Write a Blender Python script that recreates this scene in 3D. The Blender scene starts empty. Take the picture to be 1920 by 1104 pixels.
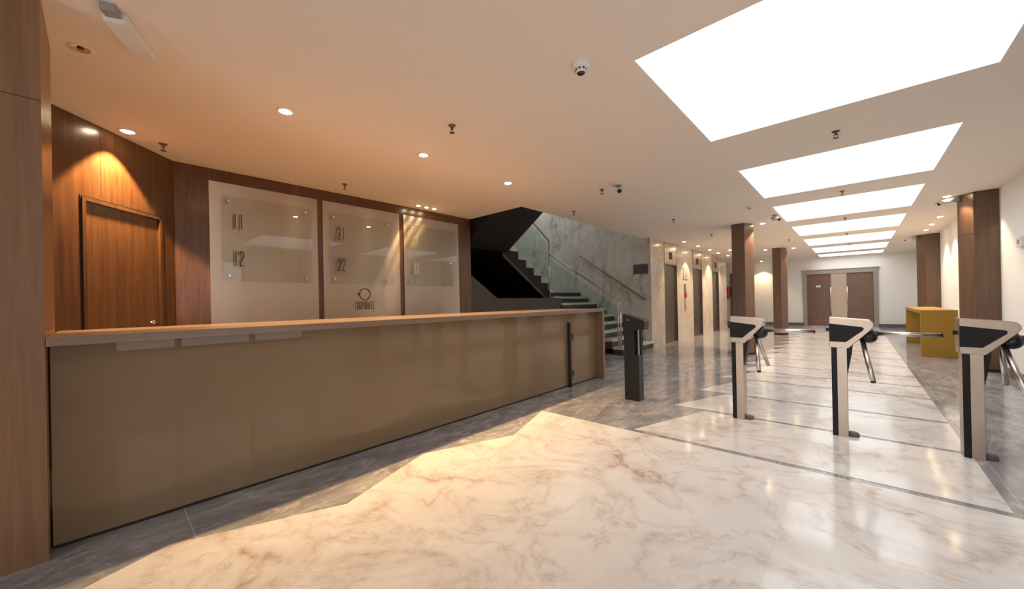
import bpy, bmesh, math, random
from mathutils import Vector, Matrix
random.seed(7)
S = bpy.context.scene
C = S.collection
PI = math.pi
H = 2.87            # ceiling height
EYE = 1.25

# ------------------------------------------------------------------ materials
def new_mat(name):
    m = bpy.data.materials.new(name); m.use_nodes = True
    nt = m.node_tree; b = nt.nodes['Principled BSDF']
    return m, nt, b

def plain(name, col, rough=.5, metal=0., spec=.5, coat=0., noise=0., nscale=30., coat_rough=.03):
    m, nt, b = new_mat(name)
    b.inputs['Base Color'].default_value = (*col, 1)
    b.inputs['Roughness'].default_value = rough
    b.inputs['Metallic'].default_value = metal
    b.inputs['Specular IOR Level'].default_value = spec
    b.inputs['Coat Weight'].default_value = coat
    b.inputs['Coat Roughness'].default_value = coat_rough
    if noise > 0:
        tc = nt.nodes.new('ShaderNodeTexCoord'); n = nt.nodes.new('ShaderNodeTexNoise')
        n.inputs['Scale'].default_value = nscale; n.inputs['Detail'].default_value = 4
        nt.links.new(tc.outputs['Object'], n.inputs['Vector'])
        r = ramp(nt, [(0.3, tuple(c * (1 - noise) for c in col)), (0.7, tuple(min(1, c * (1 + noise)) for c in col))])
        nt.links.new(n.outputs['Fac'], r.inputs['Fac']); nt.links.new(r.outputs['Color'], b.inputs['Base Color'])
    return m

def ramp(nt, stops, interp='LINEAR'):
    r = nt.nodes.new('ShaderNodeValToRGB'); e = r.color_ramp; e.interpolation = interp
    while len(e.elements) < len(stops): e.elements.new(.5)
    for el, (p, c) in zip(e.elements, stops):
        el.position = p; el.color = (*c, 1) if len(c) == 3 else c
    return r

def emis(name, col, s):
    m = bpy.data.materials.new(name); m.use_nodes = True; nt = m.node_tree
    nt.nodes.remove(nt.nodes['Principled BSDF'])
    e = nt.nodes.new('ShaderNodeEmission'); e.inputs['Color'].default_value = (*col, 1); e.inputs['Strength'].default_value = s
    nt.links.new(e.outputs[0], nt.nodes['Material Output'].inputs[0])
    return m

def wood(name, dark, light, rough=.3, scale=(22, 22, 1.1), coat=.25):
    m, nt, b = new_mat(name)
    tc = nt.nodes.new('ShaderNodeTexCoord'); mp = nt.nodes.new('ShaderNodeMapping')
    mp.inputs['Scale'].default_value = scale
    nt.links.new(tc.outputs['Object'], mp.inputs['Vector'])
    n1 = nt.nodes.new('ShaderNodeTexNoise'); n1.inputs['Scale'].default_value = 1.4; n1.inputs['Detail'].default_value = 8
    n1.inputs['Roughness'].default_value = .65; n1.inputs['Distortion'].default_value = .5
    nt.links.new(mp.outputs[0], n1.inputs['Vector'])
    r = ramp(nt, [(.3, dark), (.72, light)])
    nt.links.new(n1.outputs['Fac'], r.inputs['Fac'])
    nt.links.new(r.outputs['Color'], b.inputs['Base Color'])
    b.inputs['Roughness'].default_value = rough
    b.inputs['Coat Weight'].default_value = coat; b.inputs['Coat Roughness'].default_value = .18
    bp = nt.nodes.new('ShaderNodeBump'); bp.inputs['Strength'].default_value = .05
    nt.links.new(n1.outputs['Fac'], bp.inputs['Height']); nt.links.new(bp.outputs[0], b.inputs['Normal'])
    return m

def math_node(nt, op, a, b=None, clamp=False):
    n = nt.nodes.new('ShaderNodeMath'); n.operation = op; n.use_clamp = clamp
    for i, v in enumerate((a, b)):
        if v is None: continue
        if isinstance(v, (int, float)): n.inputs[i].default_value = v
        else: nt.links.new(v, n.inputs[i])
    return n.outputs[0]

def mix(nt, fac, a, b):
    n = nt.nodes.new('ShaderNodeMix'); n.data_type = 'RGBA'
    if isinstance(fac, (int, float)): n.inputs[0].default_value = fac
    else: nt.links.new(fac, n.inputs[0])
    for i, v in ((6, a), (7, b)):
        if isinstance(v, tuple): n.inputs[i].default_value = (*v, 1)
        else: nt.links.new(v, n.inputs[i])
    return n.outputs[2]

def marble(name, base, cloud, vein, vein2, scale=1., rough=.1, vw=.05, amount=.8, joints=None, joint_col=(.5, .5, .5), stretch=(1, 1, 1), net=.7, spec=.5, patch=(.42, .62)):
    m, nt, b = new_mat(name)
    tc = nt.nodes.new('ShaderNodeTexCoord'); mp = nt.nodes.new('ShaderNodeMapping')
    mp.inputs['Scale'].default_value = stretch
    nt.links.new(tc.outputs['Object'], mp.inputs['Vector'])
    P = mp.outputs[0]
    def noise(sc, det=6, rg=.55, dist=0., vec=None):
        n = nt.nodes.new('ShaderNodeTexNoise'); n.inputs['Scale'].default_value = sc * scale
        n.inputs['Detail'].default_value = det; n.inputs['Roughness'].default_value = rg; n.inputs['Distortion'].default_value = dist
        nt.links.new(vec or P, n.inputs['Vector']); return n
    # warped coordinates
    wn = noise(1.6, 5, .6)
    sc_ = nt.nodes.new('ShaderNodeVectorMath'); sc_.operation = 'SCALE'; sc_.inputs[3].default_value = .75 / scale
    nt.links.new(wn.outputs['Color'], sc_.inputs[0])
    ad = nt.nodes.new('ShaderNodeVectorMath'); ad.operation = 'ADD'
    nt.links.new(P, ad.inputs[0]); nt.links.new(sc_.outputs[0], ad.inputs[1])
    W = ad.outputs[0]
    # network veins
    v = nt.nodes.new('ShaderNodeTexVoronoi'); v.feature = 'DISTANCE_TO_EDGE'; v.inputs['Scale'].default_value = 1.15 * scale
    nt.links.new(W, v.inputs['Vector'])
    r1 = ramp(nt, [(0, (1, 1, 1)), (vw, (.35, .35, .35)), (vw * 2.6, (0, 0, 0))])
    nt.links.new(v.outputs['Distance'], r1.inputs['Fac'])
    # fine veins from folded noise
    n2 = noise(1.1, 9, .62, 1.6)
    f = math_node(nt, 'ABSOLUTE', math_node(nt, 'SUBTRACT', n2.outputs['Fac'], .5))
    r2 = ramp(nt, [(0, (1, 1, 1)), (.02, (.4, .4, .4)), (.06, (0, 0, 0))])
    nt.links.new(f, r2.inputs['Fac'])
    # where veins appear
    n3 = noise(.9, 3, .5)
    msk = ramp(nt, [(patch[0], (0, 0, 0)), (patch[1], (1, 1, 1))])
    nt.links.new(n3.outputs['Fac'], msk.inputs['Fac'])
    n4 = noise(7, 6, .7, .6)
    rb = ramp(nt, [(.38, (.15, .15, .15)), (.62, (1, 1, 1))]); nt.links.new(n4.outputs['Fac'], rb.inputs['Fac'])
    va = math_node(nt, 'MULTIPLY', math_node(nt, 'MULTIPLY', r1.outputs['Color'], msk.outputs['Color']), rb.outputs['Color'])
    vb = math_node(nt, 'MULTIPLY', r2.outputs['Color'], rb.outputs['Color'])
    n5 = noise(2.2, 7, .6, .4)
    rc = ramp(nt, [(.35, base), (.7, cloud)]); nt.links.new(n5.outputs['Fac'], rc.inputs['Fac'])
    col = mix(nt, math_node(nt, 'MULTIPLY', va, amount * net * 1.3, True), rc.outputs['Color'], vein)
    col = mix(nt, math_node(nt, 'MULTIPLY', vb, amount * .55, True), col, vein2)
    if joints:
        jx, jy, ox, oy, w = joints
        sp = nt.nodes.new('ShaderNodeSeparateXYZ'); nt.links.new(tc.outputs['Object'], sp.inputs[0])
        def line(o, per, off):
            t = math_node(nt, 'FRACT', math_node(nt, 'DIVIDE', math_node(nt, 'SUBTRACT', o, off), per))
            return math_node(nt, 'LESS_THAN', t, w / per)
        jn = math_node(nt, 'MAXIMUM', line(sp.outputs[0], jx, ox), line(sp.outputs[1], jy, oy))
        col = mix(nt, math_node(nt, 'MULTIPLY', jn, .5), col, joint_col)
    nt.links.new(col, b.inputs['Base Color'])
    b.inputs['Roughness'].default_value = rough
    b.inputs['Specular IOR Level'].default_value = spec
    return m

def brushed(name, col, rough=.3, aniso=.75, rot=0., scale=(1, 1, 120)):
    m, nt, b = new_mat(name)
    tc = nt.nodes.new('ShaderNodeTexCoord'); mp = nt.nodes.new('ShaderNodeMapping')
    mp.inputs['Scale'].default_value = scale
    nt.links.new(tc.outputs['Object'], mp.inputs['Vector'])
    n = nt.nodes.new('ShaderNodeTexNoise'); n.inputs['Scale'].default_value = 3; n.inputs['Detail'].default_value = 5
    nt.links.new(mp.outputs[0], n.inputs['Vector'])
    r = ramp(nt, [(.3, tuple(c * .96 for c in col)), (.7, tuple(min(1, c * 1.04) for c in col))])
    nt.links.new(n.outputs['Fac'], r.inputs['Fac']); nt.links.new(r.outputs['Color'], b.inputs['Base Color'])
    b.inputs['Metallic'].default_value = 1; b.inputs['Roughness'].default_value = rough
    b.inputs['Anisotropic'].default_value = aniso; b.inputs['Anisotropic Rotation'].default_value = rot
    t = nt.nodes.new('ShaderNodeTangent'); t.direction_type = 'RADIAL'; t.axis = 'Z'
    nt.links.new(t.outputs[0], b.inputs['Tangent'])
    return m

def glass(name, tint=(.93, .97, .95), refl=1.0):
    m = bpy.data.materials.new(name); m.use_nodes = True; nt = m.node_tree
    nt.nodes.remove(nt.nodes['Principled BSDF'])
    t = nt.nodes.new('ShaderNodeBsdfTransparent'); t.inputs[0].default_value = (*tint, 1)
    g = nt.nodes.new('ShaderNodeBsdfGlossy'); g.inputs['Roughness'].default_value = .0; g.inputs['Color'].default_value = (refl, refl, refl, 1)
    fr = nt.nodes.new('ShaderNodeFresnel'); fr.inputs['IOR'].default_value = 1.5
    mx = nt.nodes.new('ShaderNodeMixShader')
    ge = nt.nodes.new('ShaderNodeNewGeometry')
    front = math_node(nt, 'SUBTRACT', 1.0, ge.outputs['Backfacing'])
    nt.links.new(math_node(nt, 'MULTIPLY', fr.outputs[0], front), mx.inputs[0]); nt.links.new(t.outputs[0], mx.inputs[1]); nt.links.new(g.outputs[0], mx.inputs[2])
    nt.links.new(mx.outputs[0], nt.nodes['Material Output'].inputs[0])
    return m

M = {}
M['ceiling'] = plain('ceiling_paint', (.82, .745, .665), .9, noise=.015, nscale=60)
M['white_wall'] = plain('white_wall_paint', (.80, .785, .75), .85, noise=.015, nscale=40)
M['shaft'] = plain('shaft_paint', (.76, .755, .75), .9)
M['wood_dark'] = wood('dark_wood_veneer', (.066, .027, .011), (.155, .068, .026), .28)
M['wood_col'] = wood('column_wood_veneer', (.085, .044, .025), (.155, .082, .046), .34)
M['wood_door'] = wood('double_door_veneer', (.12, .062, .036), (.19, .10, .06), .4)
M['wood_pillar'] = wood('lit_pillar_veneer', (.17, .085, .042), (.25, .13, .068), .4)  # column veneer made lighter, entrance daylight put into the colour
M['wood_door_dark'] = wood('service_door_veneer', (.085, .036, .014), (.18, .082, .032), .3)
M['groove'] = plain('shadow_gap', (.012, .007, .005), .6)
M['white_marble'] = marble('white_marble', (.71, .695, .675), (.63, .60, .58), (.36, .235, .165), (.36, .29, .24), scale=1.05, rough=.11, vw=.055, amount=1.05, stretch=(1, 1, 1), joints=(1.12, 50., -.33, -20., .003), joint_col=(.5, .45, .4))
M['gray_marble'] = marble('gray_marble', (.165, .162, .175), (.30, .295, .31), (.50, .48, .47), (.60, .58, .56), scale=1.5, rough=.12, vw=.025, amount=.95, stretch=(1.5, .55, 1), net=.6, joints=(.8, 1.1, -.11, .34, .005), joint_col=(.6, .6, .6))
M['band_marble'] = marble('dark_band_marble', (.19, .185, .19), (.27, .26, .265), (.45, .43, .42), (.55, .53, .5), scale=2.0, rough=.16, amount=.5)
M['wall_marble'] = marble('wall_marble', (.60, .57, .52), (.50, .47, .425), (.17, .14, .11), (.30, .26, .21), scale=.9, rough=.22, vw=.06, amount=1.0, stretch=(1.3, 1, .75))
M['lift_marble'] = marble('lift_wall_marble', (.70, .62, .53), (.62, .52, .43), (.38, .26, .17), (.45, .34, .25), scale=1.5, rough=.2, vw=.05, amount=.9, stretch=(1, 1.1, .8))
M['stair_light'] = marble('stair_tread_stone', (.60, .58, .55), (.5, .48, .45), (.3, .28, .25), (.4, .36, .3), scale=2, rough=.3, amount=.4)
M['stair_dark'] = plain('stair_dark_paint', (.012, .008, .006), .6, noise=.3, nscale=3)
M['stair_riser'] = plain('stair_riser_stone', (.05, .045, .042), .5, noise=.2, nscale=8)
M['stair_edge'] = plain('stringer_edge', (.12, .078, .056), .6, noise=.3, nscale=4)
M['void'] = plain('shaded_dark_paint', (.006, .005, .005), .9, spec=.05)  # dark paint taken near black, shade of the stair void included
M['gray_wall'] = plain('shaded_gray_paint', (.10, .092, .092), .8, noise=.05)  # gray deepened so the colour carries the unlit stretch of parapet
M['counter_glass'] = plain('painted_glass_taupe', (.205, .138, .074), .6, spec=.3, coat=.7, coat_rough=.015, noise=.04, nscale=2)
M['counter_wood'] = wood('worktop_veneer', (.17, .112, .075), (.23, .155, .105), .34, scale=(22, 1.1, 22))
M['counter_end'] = wood('end_panel_veneer', (.17, .10, .055), (.24, .145, .085), .4)
M['black_metal'] = plain('black_powder_coat', (.010, .010, .011), .38, noise=.2, nscale=50)
M['steel'] = brushed('brushed_steel', (.50, .40, .32), .32, .5, 0, (160, 160, 1))
M['steel_head'] = plain('satin_steel', (.50, .395, .31), .36, metal=1., noise=.04, nscale=60)
M['chrome'] = plain('polished_steel', (.66, .63, .60), .24, metal=1.)
M['rail_metal'] = plain('handrail_steel', (.34, .31, .28), .4, metal=1.)
M['panel_metal'] = brushed('brushed_sign_metal', (.54, .465, .385), .31, .92, 0.25)
M['black_plastic'] = plain('black_plastic', (.0085, .0075, .007), .5, spec=.3, noise=.15, nscale=200)
M['hub_black'] = plain('hub_black_plastic', (.012, .012, .013), .25)
M['rubber'] = plain('gray_rubber', (.10, .09, .09), .6)
M['bounce_floor'] = wood('bounce_floor_wood', (.50, .34, .20), (.62, .44, .27), .5, scale=(22, 1.1, 22))  # warm reflecting tone for the added floor
M['desk'] = plain('mustard_lacquer', (.31, .175, .013), .5, noise=.10, nscale=60)
M['plate_glass'] = glass('clear_plate_glass', (.93, .935, .92), 1.0)
M['window_glass'] = glass('clear_window_glass', (.97, .97, .97), .8)
M['rail_glass'] = glass('balustrade_glass', (.86, .94, .92), .9)
M['letter'] = plain('etched_number', (.10, .075, .045), .5)
M['logo'] = plain('logo_brown', (.10, .042, .012), .5)
M['letter_gold'] = plain('polished_number', (.85, .70, .45), .3, metal=1.)
M['lift_door'] = brushed('lift_door_steel', (.22, .18, .14), .36, .5, 0, (60, 60, 1))
M['lift_trim'] = plain('lift_transom_steel', (.62, .52, .43), .28, metal=1.)
M['frame_gray'] = plain('gray_frame_paint', (.30, .265, .24), .5)
M['base_gray'] = plain('baseboard_gray', (.13, .115, .11), .5)
M['white_plastic'] = plain('white_plastic', (.75, .73, .70), .45)
M['gray_plastic'] = plain('gray_plastic', (.30, .27, .25), .5)
M['lens_dark'] = plain('camera_lens', (.008, .007, .006), .15)
M['sprinkler'] = plain('sprinkler_brass', (.16, .12, .09), .35, metal=.8)
M['red'] = plain('extinguisher_red', (.50, .012, .016), .35, coat=.3)
M['bulb'] = emis('lamp_lens', (1., .78, .50), 60)
M['sky_panel'] = emis('skylight_diffuser', (1., .985, .97), 6.2)
M['display'] = emis('display_glow', (1., .45, .25), .25)
M['plaque'] = plain('dark_plaque', (.16, .15, .16), .3, metal=.5, noise=.3, nscale=40)
M['paper'] = plain('printed_sheet', (.33, .31, .28), .6, noise=.25, nscale=60)
M['em_diff'] = plain('emergency_light_cover', (.72, .70, .66), .5)

# ------------------------------------------------------------------ mesh builder
class MB:
    def __init__(s): s.v = []; s.f = []; s.mi = []; s.sm = []; s.cur = 0
    def add(s, vs, fs, smooth=False):
        o = len(s.v); s.v += [tuple(v) for v in vs]
        for f in fs: s.f.append(tuple(i + o for i in f)); s.mi.append(s.cur); s.sm.append(smooth)
        return s
    def box(s, x0, x1, y0, y1, z0, z1):
        x0, x1 = min(x0, x1), max(x0, x1); y0, y1 = min(y0, y1), max(y0, y1); z0, z1 = min(z0, z1), max(z0, z1)
        v = [(x, y, z) for z in (z0, z1) for y in (y0, y1) for x in (x0, x1)]
        return s.add(v, [(0, 2, 3, 1), (4, 5, 7, 6), (0, 1, 5, 4), (2, 6, 7, 3), (0, 4, 6, 2), (1, 3, 7, 5)])
    def prism(s, poly, a, b, axis='z'):
        """poly: 2D points; extruded along axis from a to b. axis z: (x,y); y: (x,z); x: (y,z)."""
        ar = sum(poly[i][0] * poly[(i + 1) % len(poly)][1] - poly[(i + 1) % len(poly)][0] * poly[i][1] for i in range(len(poly)))
        if ar < 0: poly = poly[::-1]
        n = len(poly)
        def p(q, t):
            return {'z': (q[0], q[1], t), 'y': (q[0], t, q[1]), 'x': (t, q[0], q[1])}[axis]
        v = [p(q, a) for q in poly] + [p(q, b) for q in poly]
        fs = [tuple(range(n))[::-1], tuple(range(n, 2 * n))] + [(i, (i + 1) % n, (i + 1) % n + n, i + n) for i in range(n)]
        if (axis == 'y') ^ (b < a): fs = [f[::-1] for f in fs]
        return s.add(v, fs)
    def tube(s, p, q, r, n=16, r2=None, cap=True, smooth=True):
        p, q = Vector(p), Vector(q); d = (q - p).normalized(); r2 = r if r2 is None else r2
        u = d.orthogonal().normalized(); w = d.cross(u)
        v = []
        for c, rr in ((p, r), (q, r2)):
            for i in range(n):
                t = 2 * PI * i / n; v.append(c + u * rr * math.cos(t) + w * rr * math.sin(t))
        s.add(v, [(i, (i + 1) % n, n + (i + 1) % n, n + i) for i in range(n)], smooth)
        if cap: 
            o = len(s.v) - 2 * n
            s.f.append(tuple(o + i for i in range(n))[::-1]); s.mi.append(s.cur); s.sm.append(False)
            s.f.append(tuple(o + n + i for i in range(n))); s.mi.append(s.cur); s.sm.append(False)
        return s
    def path(s, pts, r, n=10):
        for a, b in zip(pts[:-1], pts[1:]): s.tube(a, b, r, n)
        for a in pts[1:-1]: s.ball(a, r, n, 6)
        return s
    def ball(s, c, r, n=20, m=12, sc=(1, 1, 1)):
        v = [(c[0], c[1], c[2] - r * sc[2])]
        for j in range(1, m):
            ph = -PI / 2 + PI * j / m
            for i in range(n):
                t = 2 * PI * i / n
                v.append((c[0] + r * sc[0] * math.cos(ph) * math.cos(t), c[1] + r * sc[1] * math.cos(ph) * math.sin(t), c[2] + r * sc[2] * math.sin(ph)))
        v.append((c[0], c[1], c[2] + r * sc[2]))
        f = [(0, 1 + (i + 1) % n, 1 + i) for i in range(n)]
        for j in range(m - 2):
            for i in range(n):
                a = 1 + j * n + i; b = 1 + j * n + (i + 1) % n
                f.append((a, b, b + n, a + n))
        L = len(v) - 1; o = 1 + (m - 2) * n
        f += [(o + i, o + (i + 1) % n, L) for i in range(n)]
        return s.add(v, f, True)
    def lathe(s, prof, c=(0, 0, 0), n=24, smooth=True):
        """prof: list of (r, z)"""
        v = []
        for r, z in prof:
            for i in range(n):
                t = 2 * PI * i / n; v.append((c[0] + r * math.cos(t), c[1] + r * math.sin(t), c[2] + z))
        f = [(j * n + i, j * n + (i + 1) % n, (j + 1) * n + (i + 1) % n, (j + 1) * n + i) for j in range(len(prof) - 1) for i in range(n)]
        return s.add(v, f, smooth)
    def build(s, name, mat, parent=None, bevel=0., **props):
        me = bpy.data.meshes.new(name); me.from_pydata(s.v, [], s.f)
        mats = mat if isinstance(mat, (list, tuple)) else [mat]
        for m in mats: me.materials.append(M[m] if isinstance(m, str) else m)
        for p, i, sm in zip(me.polygons, s.mi, s.sm): p.material_index = i; p.use_smooth = sm
        me.update()
        o = bpy.data.objects.new(name, me); C.objects.link(o)
        if parent is not None: o.parent = parent
        if bevel > 0:
            b = o.modifiers.new('bevel', 'BEVEL'); b.width = bevel; b.segments = 2; b.limit_method = 'ANGLE'; b.angle_limit = math.radians(40)
        for k, v in props.items(): o[k] = v
        return o

def thing(name, label, cat, loc=(0, 0, 0), rz=0., group=None):
    o = bpy.data.objects.new(name, None); C.objects.link(o); o.empty_display_size = .1
    o.location = loc; o.rotation_euler = (0, 0, rz); o['label'] = label; o['category'] = cat
    if group: o['group'] = group
    return o
def tag(o, label, cat, group=None):
    o['label'] = label; o['category'] = cat
    if group: o['group'] = group
    return o
def struct(o, label, cat):
    o['kind'] = 'structure'; o['label'] = label; o['category'] = cat; return o
def dup(root, loc, label, rz=None, group=None):
    r = root.copy(); C.objects.link(r); r.location = loc
    if rz is not None: r.rotation_euler = (0, 0, rz)
    r['label'] = label
    if group: r['group'] = group
    def kids(a, b):
        for ch in [o for o in bpy.data.objects if o.parent == a]:
            c = ch.copy(); C.objects.link(c); c.parent = b; kids(ch, c)
    kids(root, r)
    return r

# ------------------------------------------------------------------ the setting
XW = -5.47          # panel wall
XR = 1.66           # right wall
YF = 20.5           # far wall
XL_ = -3.93         # lift wall
HX, HY0, HY1 = -4.15, 4.87, 9.75   # stair opening in the ceiling: x < HX
SK = [(2.47, 4.31), (5.55, 7.40), (8.22, 10.08), (10.92, 12.76), (13.62, 15.48), (16.32, 18.18), (19.0, 20.3)]
SX0, SX1 = -1.085, .777
YB = -4.6

# floor: gray marble with white marble inlays
bf = MB().box(-5.0, -3.9, .3, 5.4, .0005, .012).build('trim_1', 'bounce_floor'); struct(bf, 'unseen light wood floor added behind the counter for warm bounce', 'floor')  # unseen floor, added to bounce warm light onto the ceiling
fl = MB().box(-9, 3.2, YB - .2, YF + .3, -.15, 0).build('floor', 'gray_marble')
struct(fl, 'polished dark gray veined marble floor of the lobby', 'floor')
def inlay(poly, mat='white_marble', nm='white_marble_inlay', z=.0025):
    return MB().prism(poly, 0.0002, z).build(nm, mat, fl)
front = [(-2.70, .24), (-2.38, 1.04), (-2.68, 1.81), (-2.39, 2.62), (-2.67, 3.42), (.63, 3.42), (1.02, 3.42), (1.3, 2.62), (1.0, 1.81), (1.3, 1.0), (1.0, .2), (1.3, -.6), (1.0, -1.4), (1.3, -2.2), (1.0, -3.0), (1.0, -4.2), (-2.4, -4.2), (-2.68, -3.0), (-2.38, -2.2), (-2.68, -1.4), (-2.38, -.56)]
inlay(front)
bands = [3.485, 4.56, 5.53, 6.66, 7.47, 8.29, 9.35, 10.42, 11.5, 12.6, 13.7, 14.8, 15.9, 17.0, 18.1, 19.2, 20.45]
for i in range(len(bands) - 1):
    y0 = bands[i] + (.0 if i == 0 else .03); y1 = bands[i + 1]
    if i == 0: y1 -= 0.0
    inlay([(-1.60, y0), (-1.26, y1 - .03), (.635, y1 - .03), (.635, y0)])

# ceiling with skylight holes and the stair opening
xs = sorted([-9.0, XW - .12, HX, XL_, SX0, SX1, 3.2]); ys = sorted({YB - .2, HY0, HY1, HY1 + .2, YF + .3, *[v for p in SK for v in p]})
cb = MB()
for x0, x1 in zip(xs[:-1], xs[1:]):
    for y0, y1 in zip(ys[:-1], ys[1:]):
        xm, ym = (x0 + x1) / 2, (y0 + y1) / 2
        if SX0 < xm < SX1 and any(a < ym < b for a, b in SK): continue
        if xm < HX and HY0 < ym < HY1: continue
        if xm < XL_ and HY1 < ym < HY1 + .2: continue
        cb.box(x0, x1, y0, y1, H, H + .12)
ce = cb.build('ceiling', 'ceiling'); struct(ce, 'pale painted plaster ceiling with square skylights cut into it', 'ceiling')

for i, (a, b) in enumerate(SK):
    hh = .85; t = .05; z0 = H + .121
    w = MB()
    w.box(SX0 - t, SX0, a - t, b + t, z0, H + hh); w.box(SX1, SX1 + t, a - t, b + t, z0, H + hh)
    w.box(SX0, SX1, a - t, a, z0, H + hh); w.box(SX0, SX1, b, b + t, z0, H + hh)
    # white lining of the opening, flush inside the slab
    l = .006
    w.box(SX0, SX0 + l, a, b, H + .001, z0); w.box(SX1 - l, SX1, a, b, H + .001, z0)
    w.box(SX0 + l, SX1 - l, a, a + l, H + .001, z0); w.box(SX0 + l, SX1 - l, b - l, b, H + .001, z0)
    o = w.build('window_%d' % (i + 1), 'shaft')
    struct(o, ['white square skylight nearest the counter, largest in view', 'second square skylight along the corridor', 'third square skylight along the corridor', 'fourth square skylight along the corridor', 'fifth square skylight along the corridor', 'sixth square skylight along the corridor', 'last skylight above the far double door'][i], 'skylight')
    MB().box(SX0 - t, SX1 + t, a - t, b + t, H + hh, H + hh + .03).build('diffuser_panel', 'sky_panel', o)

# left wall with the sign panels
wl = MB().box(XW - .14, XW, .565, HY0, 0, H).build('wall_left', 'wood_dark'); struct(wl, 'dark wood clad wall behind the reception counter', 'wall')
# angled door wall
A0 = Vector((XW, .56)); AD = Vector((.90, -.82)).normalized(); ang = math.atan2(AD.y, AD.x)
def an(t, z, off=0.):     # point on angled wall: t along from the corner, off out of the wall into the room
    nrm = Vector((-AD.y, AD.x));  q = A0 + AD * t + nrm * off; return (q.x, q.y, z)
DT0, DT1, DH = .165, .975, 2.21      # door opening along the wall
aw = MB()
TL = 3.4
for t0, t1, z0, z1 in ((-.10, DT0, 0, H), (DT1, TL, 0, H), (DT0, DT1, DH, H)):
    v = [an(t, z, o) for z in (z0, z1) for o in (-.14, 0) for t in (t0, t1)]
    aw.add(v, [(0, 2, 3, 1), (4, 5, 7, 6), (0, 1, 5, 4), (2, 6, 7, 3), (0, 4, 6, 2), (1, 3, 7, 5)])
awo = aw.build('wall_left_angled', 'wood_dark'); struct(awo, 'angled dark wood wall holding the service door', 'wall')
# vertical seam on the wall above the door
sm = MB(); v = [an(t, z, o) for z in (DH + .03, H) for o in (0, .0015) for t in (.80, .804)]
sm.add(v, [(0, 2, 3, 1), (4, 5, 7, 6), (0, 1, 5, 4), (2, 6, 7, 3), (0, 4, 6, 2), (1, 3, 7, 5)]); sm.build('panel_seam', 'groove', awo)
# service door
dr = thing('door_1', 'dark wood service door lit from above, behind the counter', 'door', (A0.x, A0.y, 0), ang)
dr['kind'] = 'structure'
# local frame: x along wall, +y is into the room
MB().box(DT0 + .035, DT1 - .035, -.06, -.014, 0.004, DH - .035).build('door_leaf', 'wood_door_dark', dr)
f = MB(); f.box(DT0, DT0 + .03, -.12, .012, 0, DH); f.box(DT1 - .03, DT1, -.12, .012, 0, DH); f.box(DT0 + .03, DT1 - .03, -.12, .012, DH - .03, DH)
f.build('door_frame', 'wood_dark', dr)
g = MB(); g.box(DT0 - .012, DT0, .0, .004, 0, DH + .012); g.box(DT1, DT1 + .012, .0, .004, 0, DH + .012); g.box(DT0, DT1, 0, .004, DH, DH + .012)
g.build('shadow_gap', 'groove', dr)
hd = MB().lathe([(0.001, 0), (.024, 0), (.024, .008), (.001, .008)], n=20).build('handle', 'chrome', dr)
hd.location = (DT0 + .09, -.014, 1.12); hd.rotation_euler = (-PI / 2, 0, 0)
MB().path([(0, 0, 0), (0, 0, .05), (.11, 0, .05)], .008).build('lever', 'chrome', hd)

# stairwell
XV = -8.6
ws = MB().box(XV, XL_ - .006, HY1, HY1 + .2, 0, 5.6).build('wall_stairwell', 'wall_marble'); struct(ws, 'gray veined marble wall beside the staircase', 'wall')
wv = MB().box(XV - .12, XV, HY0 - .1, HY1 + .2, 0, 5.6).build('wall_stair_back', 'wall_marble'); struct(wv, 'marble back wall of the stairwell', 'wall')
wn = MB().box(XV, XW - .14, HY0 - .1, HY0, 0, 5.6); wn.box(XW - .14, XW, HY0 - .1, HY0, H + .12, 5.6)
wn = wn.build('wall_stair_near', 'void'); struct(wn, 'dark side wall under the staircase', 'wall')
wu = MB().box(XW, HX, HY0 - .12, HY0, H + .121, 5.6); wu.box(HX, HX + .12, HY0 - .12, HY1, H + .121, 5.6)
wu = wu.build('wall_stair_upper', 'white_wall'); struct(wu, 'upper stairwell walls above the lobby ceiling', 'wall')
cu = MB().box(XV - .12, HX + .12, HY0 - .12, HY1 + .2, 5.6, 5.7).build('ceiling_stairwell', 'ceiling'); struct(cu, 'ceiling high above the staircase', 'ceiling')
gw = MB().prism([(4.88, 0), (4.88, 1.81), (5.62, 1.34), (7.9, 1.34), (7.9, 0)], -5.60, -5.50, 'x').build('wall_parapet', 'gray_wall'); struct(gw, 'low gray wall with sloped top below the dark stairs', 'wall')

# lift wall
WE = 17.55
LIFTS = [(10.70, 11.70), (13.20, 14.20), (15.47, 16.35)]
lw = MB(); yy = HY1 + .2
edges = []
y = HY1
for a, b in LIFTS: edges.append((y if y > HY1 else HY1 + .2, a)); y = b
edges.append((y, WE))
for a, b in edges: lw.box(XL_ - .3, XL_, a, b, 0, H)
lw.box(XL_ - .005, XL_, HY1, HY1 + .2, 0, H)
lwo = lw.build('wall_lift', 'lift_marble'); struct(lwo, 'warm beige marble wall with three lifts', 'wall')
bk = MB().box(XL_ - .36, XL_ - .3, HY1 + .2, WE, 0, H).build('wall_lift_back', 'void'); struct(bk, 'dark wall behind the lift doors', 'wall')
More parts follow.
